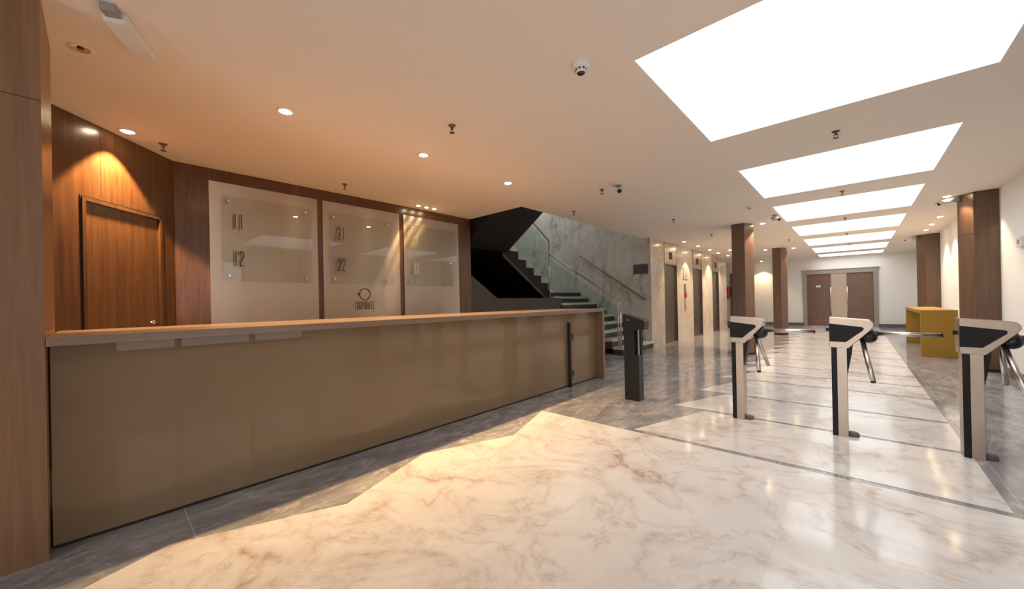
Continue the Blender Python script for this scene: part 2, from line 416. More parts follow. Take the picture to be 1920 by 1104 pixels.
# far wall and recess
DX0, DX1, DZ = -1.63, .60, 2.30
fw = MB(); fw.box(-7, DX0, YF, YF + .15, 0, H); fw.box(DX1, XR + .15, YF, YF + .15, 0, H); fw.box(DX0, DX1, YF, YF + .15, DZ, H)
fw = fw.build('wall_far', 'white_wall'); struct(fw, 'white end wall of the corridor around the double door', 'wall')
fb = MB().box(-7.1, -7, WE, YF + .15, 0, H); fb.box(-7, XL_ - .3, WE - .1, WE, 0, H); fb = fb.build('wall_far_left', 'white_wall'); struct(fb, 'white recess wall past the lifts', 'wall')
MBb = MB(); MBb.box(-7, DX0 - .02, YF - .015, YF, 0, .13); MBb.box(DX1 + .02, XR, YF - .015, YF, 0, .13)
bb = MBb.build('baseboard_far', 'base_gray'); struct(bb, 'dark gray baseboard along the white end wall', 'baseboard')
# right wall with daylight windows near the entrance
W0, W1, WZ0, WZ1 = .08, 2.75, .60, 2.55
rw = MB(); rw.box(XR, XR + .15, W1, YF, 0, H); rw.box(XR, XR + .15, YB, W0, 0, H); rw.box(XR, XR + .15, W0, W1, 0, WZ0); rw.box(XR, XR + .15, W0, W1, WZ1, H)
rw = rw.build('wall_right', 'white_wall'); struct(rw, 'white painted wall on the right of the lobby', 'wall')
rb = MB().box(XR - .015, XR, 4.2, 9.44, 0, .13); rb.box(XR - .015, XR, 9.96, 15.0, 0, .13); rb.box(XR - .015, XR, 15.5, YF - .02, 0, .13)
rb = rb.build('baseboard_right', 'base_gray'); struct(rb, 'dark gray baseboard along the right wall', 'baseboard')
wf = MB()
for yv in (W0, .80, 1.80, W1 - .08): wf.box(XR + .02, XR + .10, yv, yv + .08, WZ0, WZ1)
wf.box(XR + .02, XR + .10, W0, W1, WZ0, WZ0 + .05); wf.box(XR + .02, XR + .10, W0, W1, WZ1 - .05, WZ1)
wfo = wf.build('window_8', 'wood_dark'); struct(wfo, 'wood framed daylight window in the right wall', 'window')
MB().box(XR + .055, XR + .061, W0 + .02, W1 - .02, WZ0 + .02, WZ1 - .02).build('glass_pane', 'window_glass', wfo)
# back of the lobby with a glazed entrance
wbk = MB(); wbk.box(-9, -2.4, YB - .15, YB, 0, H); wbk.box(.9, XR + .15, YB - .15, YB, 0, H); wbk.box(-2.4, .9, YB - .15, YB, 2.5, H)
wbk = wbk.build('wall_back', 'white_wall'); struct(wbk, 'entrance wall behind the viewer', 'wall')
we = MB()
for xv in (-2.4, -1.3, -.2, .83): we.box(xv, xv + .07, YB - .11, YB - .04, 0, 2.5)
we.box(-2.4, .9, YB - .11, YB - .04, 2.43, 2.5); we.box(-2.4, .9, YB - .11, YB - .04, 0, .06)
weo = we.build('window_9', 'black_metal'); struct(weo, 'glazed entrance front', 'window')
MB().box(-2.38, .88, YB - .08, YB - .074, .02, 2.48).build('glass_pane', 'window_glass', weo)
wlb = MB().box(-5.2, -5.0, YB, -1.6, 0, H); wlb = wlb.build('wall_left_near', 'wood_dark'); struct(wlb, 'wood wall at the near left', 'wall')

# ------------------------------------------------------------------ far double door
dd = thing('door_2', 'brown double door in a gray frame at the corridor end', 'door', ((DX0 + DX1) / 2, YF, 0)); dd['kind'] = 'structure'
hw = (DX1 - DX0) / 2
f = MB(); f.box(-hw - .04, -hw + .09, -.05, .12, 0, DZ + .03); f.box(hw - .09, hw + .04, -.05, .12, 0, DZ + .03); f.box(-hw - .04, hw + .04, -.06, .12, DZ - .13, DZ + .03); f.box(-hw - .09, hw + .09, -.075, -.0, DZ + .03, DZ + .06)
f.build('door_frame', 'frame_gray', dd)
for sgn in (-1, 1):
    lf = MB().box(*(sorted((sgn * .004, sgn * (hw - .09)))), -.02, .03, .008, DZ - .132).build('door_leaf', 'wood_door', dd)
    MB().box(*(sorted((sgn * .006, sgn * .24))), -.024, -.02, .01, DZ - .135).build('steel_plate', 'steel_head', lf)
    h_ = MB(); x_ = sgn * .255
    h_.tube((x_, -.075, .62), (x_, -.075, 1.62), .017); h_.tube((x_, -.02, .75), (x_, -.075, .75), .01); h_.tube((x_, -.02, 1.5), (x_, -.075, 1.5), .01)
    h_.build('pull_handle', 'chrome', lf)
    if sgn < 0: MB().box(-.72, -.57, -.026, -.0205, 1.62, 1.70).build('name_plate', 'white_plastic', lf)

# side door frame and far corner
sd = MB().box(-4.41, -4.34, YF - .06, YF - .002, 0, 2.42); sd.box(-4.34, -3.62, YF - .06, YF - .002, 2.30, 2.42); sd.box(-3.62, -3.50, YF - .06, YF - .002, 0, 2.42)
sdo = sd.build('door_3', 'wood_door'); struct(sdo, 'brown side door in the far left of the end wall', 'door')
MB().box(-4.34, -3.62, YF - .03, YF - .003, .005, 2.30).build('door_leaf', 'wood_door', sdo)

# ------------------------------------------------------------------ wood columns
def column(name, poly, label, seam=2.2, cutz=H):
    cx = sum(p[0] for p in poly) / len(poly); cy = sum(p[1] for p in poly) / len(poly)
    lp = [(x - cx, y - cy) for x, y in poly]
    t = thing(name, label, 'column', (cx, cy, 0))
    sh = lambda k: [(x * k, y * k) for x, y in lp]
    MB().prism(sh(.97), 0, .05).build('plinth', 'groove', t)
    MB().prism(lp, .05, seam - .0025).build('shaft', 'wood_col', t)
    MB().prism(sh(.985), seam - .0025, seam + .0025).build('seam', 'groove', t)
    MB().prism(lp, seam + .0025, cutz - .012).build('upper_shaft', 'wood_col', t)
    MB().prism(sh(.96), cutz - .012, cutz).build('shadow_gap', 'groove', t)
    return t
column('wood_column', [(-2.01, 9.5), (-1.765, 9.5), (-1.64, 9.76), (-1.765, 10.02), (-2.01, 10.02)], 'brown wood column just behind the leftmost turnstile')
column('wood_column', [(-2.03, 15.15), (-1.80, 15.15), (-1.66, 15.42), (-1.80, 15.68), (-2.03, 15.68)], 'brown wood column left of the far double door')
column('wood_column', [(XR, 9.48), (1.40, 9.48), (1.265, 9.72), (1.40, 9.96), (XR, 9.96)], 'large brown wood column on the right wall behind the mustard desk')
column('wood_column', [(XR, 15.1), (1.40, 15.1), (1.25, 15.36), (1.40, 15.62), (XR, 15.62)], 'farther brown wood column on the right wall above the mustard desk')
column('wood_column', [(XR, 3.62), (1.40, 3.62), (1.265, 3.88), (1.40, 4.14), (XR, 4.14)], 'wood column on the right wall near the entrance, beside the turnstile row')
# pillar at the near end of the counter
pl_ = thing('wood_pillar', 'wood clad pillar at the near left end of the counter', 'column', (-3.3, -.45, 0))
MB().box(-.32, .30, -.30, .262, .0, 2.308).build('shaft', 'wood_pillar', pl_)
MB().box(-.318, .298, -.298, .26, 2.308, 2.312).build('seam', 'groove', pl_)
MB().box(-.32, .30, -.30, .262, 2.312, H).build('upper_shaft', 'wood_pillar', pl_)

# ------------------------------------------------------------------ reception counter
rc = thing('reception_counter', 'long taupe glass fronted reception counter with a wood top', 'counter', (-3.45, 2.6, 0))
def R_(x0, x1, y0, y1, z0, z1): return (x0 + 3.45, x1 + 3.45, y0 - 2.6, y1 - 2.6, z0, z1)
MB().box(*R_(-3.86, -2.985, -.185, 5.50, 1.072, 1.122)).build('worktop', 'counter_wood', rc, bevel=.003)
MB().box(*R_(-3.135, -3.12, -.18, 5.44, .018, 1.066)).build('front_panel', 'counter_glass', rc)
MB().box(*R_(-3.86, -2.985, 5.44, 5.50, 0.003, 1.0705)).build('end_panel', 'counter_end', rc, bevel=.002)
MB().box(*R_(-3.82, -3.136, -.16, 5.43, .0, 1.07)).build('carcass', 'counter_end', rc)
MB().box(*R_(-3.135, -3.124, -.18, 5.44, 0, .018)).build('toe_gap', 'groove', rc)

# black gate post with two hinge clamps in front of the counter
gp = thing('gate_post', 'black gate post with two hinge clamps against the counter front', 'gate post', (-3.085, 4.64, 0))
MB().box(-.02, .02, -.02, .02, .006, .94).build('post', 'black_metal', gp, bevel=.002)
MB().box(-.03, .03, -.03, .03, 0, .006).build('foot_plate', 'black_metal', gp)
for z in (.72, .19):
    MB().box(-.018, .018, .021, .075, z - .045, z + .045).build('hinge_clamp', 'black_metal', gp, bevel=.003)

# ------------------------------------------------------------------ sign panels
def stroke(mb, pts, w, x0, x1):
    """flat ribbon strokes in the (y,z) plane between x0 and x1"""
    for (a, b) in zip(pts[:-1], pts[1:]):
        dy, dz = b[0] - a[0], b[1] - a[1]; L = math.hypot(dy, dz); ny, nz = -dz / L * w / 2, dy / L * w / 2
        ey, ez = dy / L * w * .3, dz / L * w * .3
        mb.prism([(a[0] - ey + ny, a[1] - ez + nz), (a[0] - ey - ny, a[1] - ez - nz), (b[0] + ey - ny, b[1] + ez - nz), (b[0] + ey + ny, b[1] + ez + nz)], x0, x1, 'x')
GL = {
 '1': [[(.5, 0), (.5, 1)]],
 '2': [[(.08, .74), (.08, .9), (.3, 1), (.7, 1), (.92, .9), (.92, .68), (.08, .12), (.08, 0), (.92, 0)]],
 '3': [[(.08, .78), (.08, .92), (.3, 1), (.7, 1), (.92, .92), (.92, .6), (.7, .52), (.4, .52)], [(.7, .52), (.92, .42), (.92, .08), (.7, 0), (.3, 0), (.08, .08), (.08, .22)]],
 'C': [[(.92, .75), (.92, .92), (.7, 1), (.3, 1), (.08, .9), (.08, .1), (.3, 0), (.7, 0), (.92, .08), (.92, .25)]],
 'O': [[(.3, 0), (.08, .1), (.08, .9), (.3, 1), (.7, 1), (.92, .9), (.92, .1), (.7, 0), (.3, 0)]],
 'R': [[(.08, 0), (.08, 1), (.7, 1), (.92, .9), (.92, .6), (.7, .5), (.08, .5)], [(.6, .5), (.92, 0)]],
 'P': [[(.08, 0), (.08, 1), (.7, 1), (.92, .9), (.92, .58), (.7, .48), (.08, .48)]],
 'A': [[(.05, 0), (.5, 1), (.95, 0)], [(.22, .33), (.78, .33)]],
 'T': [[(.5, 0), (.5, 1)], [(.02, 1), (.98, 1)]],
 'E': [[(.92, 0), (.08, 0), (.08, 1), (.92, 1)], [(.08, .5), (.75, .5)]],
}
def word(mb, txt, y, z, h, w, gap, sw, x0, x1):
    for ch in txt:
        for pts in GL[ch]: stroke(mb, [(y + p[0] * w, z + p[1] * h) for p in pts], sw, x0, x1)
        y += w + gap
def sign_panel(y0, y1, label, nums, py0, py1, lmat, logo=False):
    c = (y0 + y1) / 2
    t = thing('sign_panel', label, 'sign', (XW, c, 0))
    MB().box(.001, .013, y0 - c, y1 - c, .10, 2.725).build('metal_sheet', 'panel_metal', t)
    MB().box(.055, .064, py0 - c, py1 - c, 1.56, 2.57).build('glass_plate', 'plate_glass', t)
    for yy in (py0 + .06, py1 - .08):
        for zz in (1.63, 2.505):
            s_ = MB().tube((.0135, yy - c, zz), (.055, yy - c, zz), .009, 14); s_.tube((.0645, yy - c, zz), (.074, yy - c, zz), .014, 16)
            s_.build('standoff', 'chrome', t)
    for txt, yy, zz in nums:
        lt = MB(); word(lt, txt, yy - c, zz, .17, .042, .02, .012, .0645, .0685); lt.build('suite_number', lmat, t)
    if logo:
        lg = MB(); yc, zc, r0, r1 = 2.715 - c, 1.415, .078, .092; N = 40
        for i in range(N):
            a0, a1 = 2 * PI * i / N, 2 * PI * (i + 1) / N
            lg.prism([(yc + r0 * math.cos(a0), zc + r0 * math.sin(a0)), (yc + r1 * math.cos(a0), zc + r1 * math.sin(a0)), (yc + r1 * math.cos(a1), zc + r1 * math.sin(a1)), (yc + r0 * math.cos(a1), zc + r0 * math.sin(a1))], .0132, .018, 'x')
        a0 = PI
        lg.prism([(yc - .095 + .028 * math.cos(k * PI / 8) * .8, zc + .02 * math.sin(k * PI / 8)) for k in range(16)], .0133, .019, 'x')
        lg.build('ring_emblem', 'logo', t)
        wd = MB(); word(wd, 'CORPORATE', 2.56 - c, 1.19, .115, .026, .009, .006, .0132, .0165)
        wd.build('lettering', 'logo', t)
    return t
sign_panel(.865, 2.05, 'brushed metal sign panel with glass plate numbered 11 and 12', [('11', 1.08, 2.19), ('12', 1.08, 1.75)], .975, 1.96, 'letter')
sign_panel(2.12, 3.32, 'middle brushed metal sign panel numbered 21 and 22 with ring emblem', [('21', 2.30, 2.20), ('22', 2.30, 1.75)], 2.19, 3.17, 'letter', True)
sign_panel(3.40, 4.56, 'brushed metal sign panel numbered 31 and 32 nearest the stairs', [('31', 3.545, 2.20), ('32', 3.545, 1.76)], 3.42, 4.46, 'letter_gold')

# ------------------------------------------------------------------ staircase
st = thing('staircase', 'dark staircase with pale stone treads rising behind the counter', 'staircase', (-3.86, 8.0, 0))
ox, oy = -3.86, 8.0
T_, RS = .272, .1722
SY0, SY1 = 8.0, 9.745
for i in range(9):     # first flight, rises towards -X
    x = -3.86 - T_ * i; z = RS * i
    y0 = SY0 if i else SY0 - .0
    step = MB().box(x - T_ - .02 - ox if i < 8 else x - .3 - ox, x - .02 - ox, y0 - oy, SY1 - oy, z + RS - .055, z + RS).build('tread', 'stair_light', st)
    MB().box(x - T_ - .0 - ox, x - .035 - ox, y0 + .01 - oy, SY1 - oy, max(0.003, z - .05), z + RS - .056).build('riser', 'stair_riser', st)
LZ = RS * 9
MB().box(-8.55 - ox, -6.08 - ox - .272, SY0 - oy, SY1 - oy, LZ - .16, LZ).build('landing', 'stair_light', st)
# dark side closing the first flight below its near edge
MB().prism([(-4.35 - ox, .004), (-6.3 - ox, .004), (-6.3 - ox, LZ - .22), (-6.1 - ox, LZ - .22), (-4.35 - ox, .16)], .02, .07, 'y').build('stringer', 'stair_dark', st)
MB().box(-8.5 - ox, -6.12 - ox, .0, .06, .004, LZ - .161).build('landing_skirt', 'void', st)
# second flight rises towards -Y
G, R2 = .289, .18; X0, X1 = -7.6, -5.9
sb = MB(); pts = []
yc, z = 7.92, LZ
prof = [(7.98, LZ - .02)]
for i in range(6):
    prof += [(yc, z), (yc, z + R2)] if i == 0 else [(yc, z + R2)]
    z += R2; yc -= G; prof.append((yc, z))
prof += [(4.93, z), (4.93, z - .22), (6.22, z - .25), (7.98, 1.27)]
low = [(p[0] - oy, p[1]) for p in prof]
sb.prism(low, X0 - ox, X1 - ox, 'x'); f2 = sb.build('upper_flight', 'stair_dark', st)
for i in range(6):
    yb = 7.92 - G * i; zb = LZ + R2 * (i + 1)
    MB().box(X0 + .02 - ox, X1 - .03 - ox, yb - G - oy, yb + .01 - oy, zb + .0005, zb + .012).build('tread', 'stair_light', st)
UZ = z
# pale lower edge of the stringer
MB().prism([(7.80 - oy, 1.355), (6.20 - oy, 2.365), (6.20 - oy, 2.30), (7.80 - oy, 1.29)], X1 + .001 - ox, X1 + .035 - ox, 'x').build('stringer_edge', 'stair_edge', st)
# black sheet standing in for the shade of the void under the second flight
MB().box(X0 - ox, X0 + .05 - ox, 4.95 - oy, 7.98 - oy, 0.004, 2.2).build('shade_infill', 'void', st)
# third flight rises towards +X above the lobby
FY0, FY1 = 4.95, 6.2
pr3 = [(-5.9, UZ - .25), (-5.9, UZ)]; xx, zz = -5.9, UZ
for i in range(9):
    zz += R2; pr3.append((xx, zz)); xx += .272; pr3.append((xx, zz))
    if xx > -4.3: break
pr3 += [(xx, zz - .30), (-5.75, UZ - .25)]
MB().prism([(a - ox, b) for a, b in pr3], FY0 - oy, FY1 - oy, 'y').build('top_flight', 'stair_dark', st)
MB().prism([(-5.75 - ox, UZ - .25), (xx - ox, zz - .30), (xx - ox, zz - .25), (-5.75 - ox, UZ - .20)], FY1 + .001 - oy, FY1 + .02 - oy, 'y').build('stringer_edge', 'stair_edge', st)
# balustrades: glass, posts, handrails
def P3(x, y, z): return (x - ox, y - oy, z)
yb = 8.06
for xx_, z0, z1 in ((-3.97, .172, 1.22), (-4.03, .172, 1.20)):
    MB().tube(P3(xx_, yb, z0), P3(xx_, yb, z1), .017).build('baluster_post', 'chrome', st)
MB().tube(P3(-5.95, yb, 1.38), P3(-5.95, yb, 2.86), .017).build('baluster_post', 'chrome', st)
MB().tube(P3(-5.89, 7.96, 1.45), P3(-5.89, 7.96, 2.84), .017).build('baluster_post', 'chrome', st)
MB().tube(P3(-3.97, yb, 1.22), P3(-5.95, yb, 2.50), .015).build('handrail', 'rail_metal', st)
MB().path([P3(-5.89, 7.96, 2.84), P3(-5.89, 6.5, 3.72)], .016).build('handrail', 'rail_metal', st)
MB().prism([(-4.06 - ox, .32), (-4.06 - ox, 1.10), (-5.92 - ox, 2.36), (-5.92 - ox, 1.58)], yb - .005 - oy, yb + .005 - oy, 'y').build('glass_panel', 'rail_glass', st)
MB().prism([(7.92 - oy, 1.80), (7.92 - oy, 2.74), (6.3 - oy, 3.72), (6.3 - oy, 2.76)], X1 + .005 - ox, X1 + .013 - ox, 'x').build('glass_panel', 'rail_glass', st)
# wall handrail
wh = thing('wall_handrail', 'brown handrail sloping up the marble stair wall', 'handrail', (-4.1, 9.70, 0))
MB().path([(-1.91, -.02, 2.56 + .02), (-.02, -.02, 1.29), (.03, -.02, 1.27), (.03, .045, 1.27)], .02).build('rail', 'counter_end', wh)
for t_ in (.08, .5, .9):
    x_, z_ = -.02 - 1.89 * t_, 1.29 + 1.29 * t_
    MB().path([(x_, -.02, z_ - .01), (x_, .0, z_ - .06), (x_, .048, z_ - .06)], .008).build('bracket', 'steel', wh)

pq = MB().box(-.20, .20, -.012, 0, -.13, .13).build('wall_plaque', 'plaque'); pq.location = (-4.20, HY1 - .001, 2.065)
tag(pq, 'small dark plaque on the marble wall beside the stairs', 'plaque')

# ------------------------------------------------------------------ lifts
names = ['lift nearest the stairs with tall dark steel doors', 'middle lift with dark steel doors on the marble wall', 'farthest lift on the marble wall, past the middle lift']
for (a, b), lab in zip(LIFTS, names):
    t = thing('elevator', lab, 'elevator', (XL_, (a + b) / 2, 0)); w = (b - a) / 2
    MB().box(-.055, -.03, -w + .03, -.002, .008, 2.23).build('door_panel', 'lift_door', t)
    MB().box(-.075, -.05, .002, w - .03, .008, 2.23).build('door_panel', 'lift_door', t)
    fr = MB().box(-.25, .006, -w + .002, -w + .03, 0, 2.86); fr.box(-.25, .006, w - .03, w - .002, 0, 2.86)
    fr.box(-.25, -.0, -w + .03, w - .03, 2.23, 2.26)
    fr.build('door_frame', 'lift_door', t)
    tr = MB().box(-.04, .004, -w + .03, w - .03, 2.262, 2.86).build('transom_panel', 'lift_trim', t)
    MB().box(.0045, .012, -.11, .11, 2.40, 2.60).build('floor_display', 'black_plastic', tr)
    MB().box(.0125, .014, -.03, .03, 2.45, 2.53).build('floor_digit', 'display', tr)
    MB().box(-.29, -.001, -w, w, .0005, .006).build('sill', 'steel_head', t)
sg = MB().box(0, .012, -.19, .19, -.19, .19).build('wall_notice', 'paper'); sg.location = (XL_ + .001, 12.43, 2.05); tag(sg, 'framed notice on the marble between the first two lifts', 'sign')
cp = thing('call_panel', 'slim lift call panel on the marble below the framed notice', 'call panel', (XL_, 12.36, 1.3))
MB().box(-.004, .015, -.07, .07, -.05, .42).build('button_plate', 'steel', cp)
MB().box(.016, .021, -.02, .02, .18, .22).build('call_button', 'black_plastic', cp)
MB().box(-.004, .012, -.03, .03, -.42, -.12).build('lower_plate', 'steel', cp)
rt = MB().box(0, .03, -.06, .06, -.07, .07).build('red_call_point', 'red'); rt.location = (XL_ + .017, 12.36, 1.36); tag(rt, 'small red call point between the first two lifts', 'call point')

# fire extinguisher on the far wall
fe = thing('fire_extinguisher', 'red fire extinguisher hanging on the far wall past the lifts', 'fire extinguisher', (-4.525, YF - .11, 1.22))
MB().lathe([(.001, 0), (.085, 0), (.095, .03), (.095, .42), (.07, .50), (.03, .54), (.001, .54)], n=24).build('cylinder', 'red', fe)
MB().tube((0, 0, .54), (0, 0, .60), .022).build('valve', 'steel', fe)
MB().path([(0, 0, .60), (.0, -.09, .64)], .012).build('grip', 'black_plastic', fe)
MB().path([(.02, 0, .58), (.11, 0, .52), (.125, 0, .30), (.115, 0, .12)], .011).build('hose', 'black_plastic', fe)
MB().box(-.04, .04, .095, .109, .3, .5).build('wall_bracket', 'steel', fe)

# ------------------------------------------------------------------ turnstiles
def turnstile(x, label):
    t = thing('turnstile', label, 'turnstile', (x, 4.45, 0), group='tripod turnstiles across the corridor')
    D = .14
    # post
    p = MB().box(.012, .05, .004, D, 0, .79); p.box(.05, .118, .0, D, 0, .79); p.build('post', 'steel', t, bevel=.002)
    MB().box(.0125, .052, .0005, .0035, .002, .788).build('post_inlay', 'black_plastic', t)
    MB().prism([(.119, .786), (.158, .83), (.150, .74), (.119, .55)], .012, D - .012, 'y').build('post_wedge', 'black_plastic', t)
    # head: steel outline frame front and back, dark cheeks inset
    outer = [(0, .79), (.128, .785), (.272, .95), (.292, .985), (.290, 1.01), (.268, 1.036), (.0, 1.058)]
    inner = [(.002, .842), (.112, .84), (.225, .948), (.230, .966), (.218, .976), (.002, 1.003)]
    fr = MB()
    fr.prism(outer, .004, D + .03, 'y')
    fr.build('head_frame', 'steel_head', t, bevel=.004)
    MB().prism(inner, .0005, .0038, 'y').build('side_panel', 'black_plastic', t)
    MB().prism(inner, D + .0302, D + .0335, 'y').build('side_panel', 'black_plastic', t)
    # hub on the sloped underside
    hc = Vector((.255, D / 2 + .015, .893)); ax = Vector((1, 0, -1)).normalized()
    hb = MB().tube(hc - ax * .045, hc - ax * .012, .066, 28); hb.ball(tuple(hc + Vector((.004, 0, 0))), .06, 28, 16)
    hb.build('hub', 'hub_black', t)
    for p, q in (((.04, 0, .026), (.425, 0, .026)), ((-.036, -.028, -.032), (.022, -.25, -.352)), ((-.036, .028, -.032), (.022, .25, -.352))):
        p, q = hc + Vector(p), hc + Vector(q); d = (q - p).normalized()
        a = MB().tube(p, q, .018, 20).build('arm', 'chrome', t)
        MB().tube(q, q + d * .008, .0165, 20).build('end_cap', 'black_plastic', a)
    MB().lathe([(.001, .035), (.03, .035), (.042, .028), (.046, 0)], (.145, .075, .003), 20).build('base_cap', 'rubber', t)
    MB().box(-.024, 0, .05, .08, .93, .96).build('key_switch', 'black_plastic', t)
    return t
t1 = turnstile(-.185, 'middle turnstile, arm pointing at the mustard desk')
dup(t1, (-.975, 4.45, 0), 'leftmost turnstile, beside the black pedestal, two lowered arms visible')
dup(t1, (.575, 4.45, 0), 'turnstile nearest the right wall, largest, partly cut off by the frame')

# black card pedestal
cpd = thing('card_pedestal', 'black pedestal with a slanted head between counter and turnstiles', 'pedestal', (-2.165, 4.47, 0))
MB().box(0, .195, 0, .13, 0, .565).build('lower_box', 'black_metal', cpd, bevel=.006)
MB().box(0, .135, .004, .13, .565, .86).build('neck', 'black_metal', cpd, bevel=.004)
MB().prism([(-.008, .84), (.135, .86), (.165, .88), (.27, .885), (.27, .985), (.255, 1.0), (-.008, 1.075)], -.002, .13, 'y').build('head', 'black_metal', cpd, bevel=.004)
MB().box(.178, .192, .02, .03, .567, .882).build('steel_strip', 'chrome', cpd)
MB().box(.136, .20, .05, .12, .566, .885).build('back_panel', 'black_plastic', cpd)
MB().tube((.06, -.0025, 1.0), (.06, -.006, 1.0), .007, 12).build('indicator_lamp', 'white_plastic', cpd)

# mustard desk
dk = thing('desk', 'mustard yellow arched desk against the right wall', 'desk', (1.18, 12.7, 0))
MB().box(-.235, .255, -1.55, 1.55, .86, .93).build('top', 'desk', dk, bevel=.004)
MB().box(-.235, .255, -1.55, -1.48, 0, .8595).build('end_panel', 'desk', dk, bevel=.004)
MB().box(-.235, .255, 1.48, 1.55, 0, .8595).build('end_panel', 'desk', dk, bevel=.004)

# ------------------------------------------------------------------ ceiling fittings
def lamp(o, energy, size=80, blend=.5, rad=.035, col=(1., .72, .42), z=-.024, tilt=None):
    l = bpy.data.lights.new('spot', 'SPOT'); l.energy = energy; l.spot_size = math.radians(size); l.spot_blend = blend
    l.shadow_soft_size = rad; l.color = col
    ob = bpy.data.objects.new('spot_light', l); C.objects.link(ob); ob.parent = o; ob.location = (0, 0, z)
    if tilt: ob.rotation_euler = tilt
def downlight(x, y, label, energy, size=80, blend=.5, col=(1., .72, .42), r=.055, tilt=None, group='round ceiling downlights'):
    t = thing('downlight', label, 'downlight', (x, y, H), group=group)
    MB().lathe([(r * .78, -.006), (r * 1.0, -.009), (r * 1.22, -.004), (r * 1.25, 0)], n=24).build('trim_ring', 'white_plastic', t)
    MB().lathe([(.0005, -.018), (r * .45, -.016), (r * .78, -.007)], n=24, smooth=False).build('lens', 'bulb', t)
    if energy: lamp(t, energy, size, blend, col=col, tilt=tilt)
    return t
WARM = (1., .63, .29)
downlight(-4.83, .19, 'lit downlight above the wooden service door', 420, 84, .22, WARM)
downlight(-3.45, 1.06, 'lit downlight over the counter, first from the near end', 430, 104, 1., WARM)
downlight(-3.43, 2.40, 'lit downlight over the counter, second from the near end', 430, 104, 1., WARM)
downlight(-3.45, 3.77, 'lit downlight over the counter, nearest the stairs', 430, 104, 1., WARM)
for y_, lab in ((3.56, 'first of three close spots above the sign panel numbered 31'), (3.72, 'middle of three close spots above the sign panel numbered 31'), (3.88, 'last of three close spots above the sign panel numbered 31')):
    downlight(-5.26, y_, lab, 70, 62, .3, WARM, .038, (0, .30, 0), group='spots above the sign panel')
MID = (1., .74, .47)
for x_, y_, lab, e, sz in ((-3.55, 11.2, 'downlight in front of the lift nearest the stairs', 64, 85), (-3.55, 12.49, 'downlight between the first two lifts', 72, 85), (-3.55, 13.75, 'downlight in front of the middle lift', 64, 85), (-3.6, 15.0, 'downlight between the middle and farthest lifts', 72, 85), (-3.55, 16.2, 'downlight in front of the farthest lift', 40, 85),
        (-3.1, 14.4, 'downlight out from the lift wall, facing the farthest lift', 40, 100), (-1.48, 9.85, 'downlight beside the column behind the leftmost turnstile', 90, 110), (-2.25, 15.4, 'downlight left of the column near the double door', 40, 80), (-1.50, 15.6, 'downlight right of the column near the double door', 80, 105), (-3.1, 20.1, 'downlight washing the end wall left of the double door', 60, 90),
        (1.32, 11.95, 'downlight over the mustard desk, nearest of three in a line', 45, 90), (1.32, 13.09, 'downlight over the mustard desk, middle of three in a line', 45, 90), (1.32, 14.13, 'downlight over the mustard desk, farthest of three in a line', 45, 90), (1.14, 9.56, 'downlight beside the large right wall column', 70, 105)):
    downlight(x_, y_, lab, e * 2.6, sz, .4, MID)

# sprinklers
def sprinkler(x, y, label):
    t = thing('sprinkler', label, 'sprinkler', (x, y, H), group='ceiling sprinklers')
    MB().lathe([(.034, 0), (.03, -.008), (.012, -.010), (.010, -.03), (.014, -.034)], n=16).build('escutcheon', 'sprinkler', t)
    a = MB().path([(.012, 0, -.03), (.015, 0, -.05), (.003, 0, -.065)], .003, 6); a.path([(-.012, 0, -.03), (-.015, 0, -.05), (-.003, 0, -.065)], .003, 6); a.build('frame_arms', 'sprinkler', t)
    MB().lathe([(.0005, -.066), (.022, -.066), (.024, -.069), (.0005, -.070)], n=16).build('deflector', 'sprinkler', t)
    return t
sp0 = sprinkler(-4.97, .44, 'sprinkler near the wood wall corner by the service door')
for x_, y_, lab in ((-4.99, 2.23, 'sprinkler above the middle sign panel'), (-2.68, 2.19, 'sprinkler over the middle of the counter front'), (-2.70, 4.98, 'sprinkler beside the ceiling camera near the counter end'),
        (-2.70, 7.91, 'sprinkler between the ceiling camera and the lifts'), (-.12, 4.93, 'sprinkler between the first and second skylights'), (-.13, 7.80, 'sprinkler between the second and third skylights'), (-.14, 10.51, 'sprinkler between the third and fourth skylights'),
        (-.15, 13.2, 'sprinkler between the fourth and fifth skylights'), (-.13, 15.9, 'sprinkler between the fifth and sixth skylights'), (-2.66, 10.49, 'sprinkler left of the nearer corridor column'), (-1.37, 13.23, 'sprinkler between the two corridor columns'), (-3.72, 5.81, 'sprinkler beside the stair opening')):
    dup(sp0, (x_, y_, H), lab)

# smoke detector
sd_ = thing('smoke_detector', 'white domed smoke detector left of the nearest skylight', 'smoke detector', (-1.36, 2.25, H))
MB().lathe([(.062, 0), (.062, -.018), (.052, -.028), (.036, -.032)], n=32).build('base', 'white_plastic', sd_)
MB().lathe([(.036, -.030), (.034, -.055), (.028, -.062)], n=32).build('chamber', 'white_plastic', sd_)
MB().lathe([(.028, -.062), (.022, -.068), (.0005, -.069)], n=32).build('cap', 'lens_dark', sd_)
for k in range(8):
    a_ = k * PI / 4 + .3
    MB().box(.033, .0375, -.006, .006, -.048, -.036).build('vent_slot', 'lens_dark', sd_).rotation_euler = (0, 0, a_)
sd2 = thing('ceiling_sounder', 'small round ceiling device between camera and third skylight', 'ceiling device', (-1.37, 7.85, H))
MB().lathe([(.06, 0), (.058, -.02), (.03, -.03)], n=24).build('base', 'white_plastic', sd2)
MB().lathe([(.03, -.03), (.026, -.042), (.0005, -.044)], n=24).build('cap', 'gray_plastic', sd2)

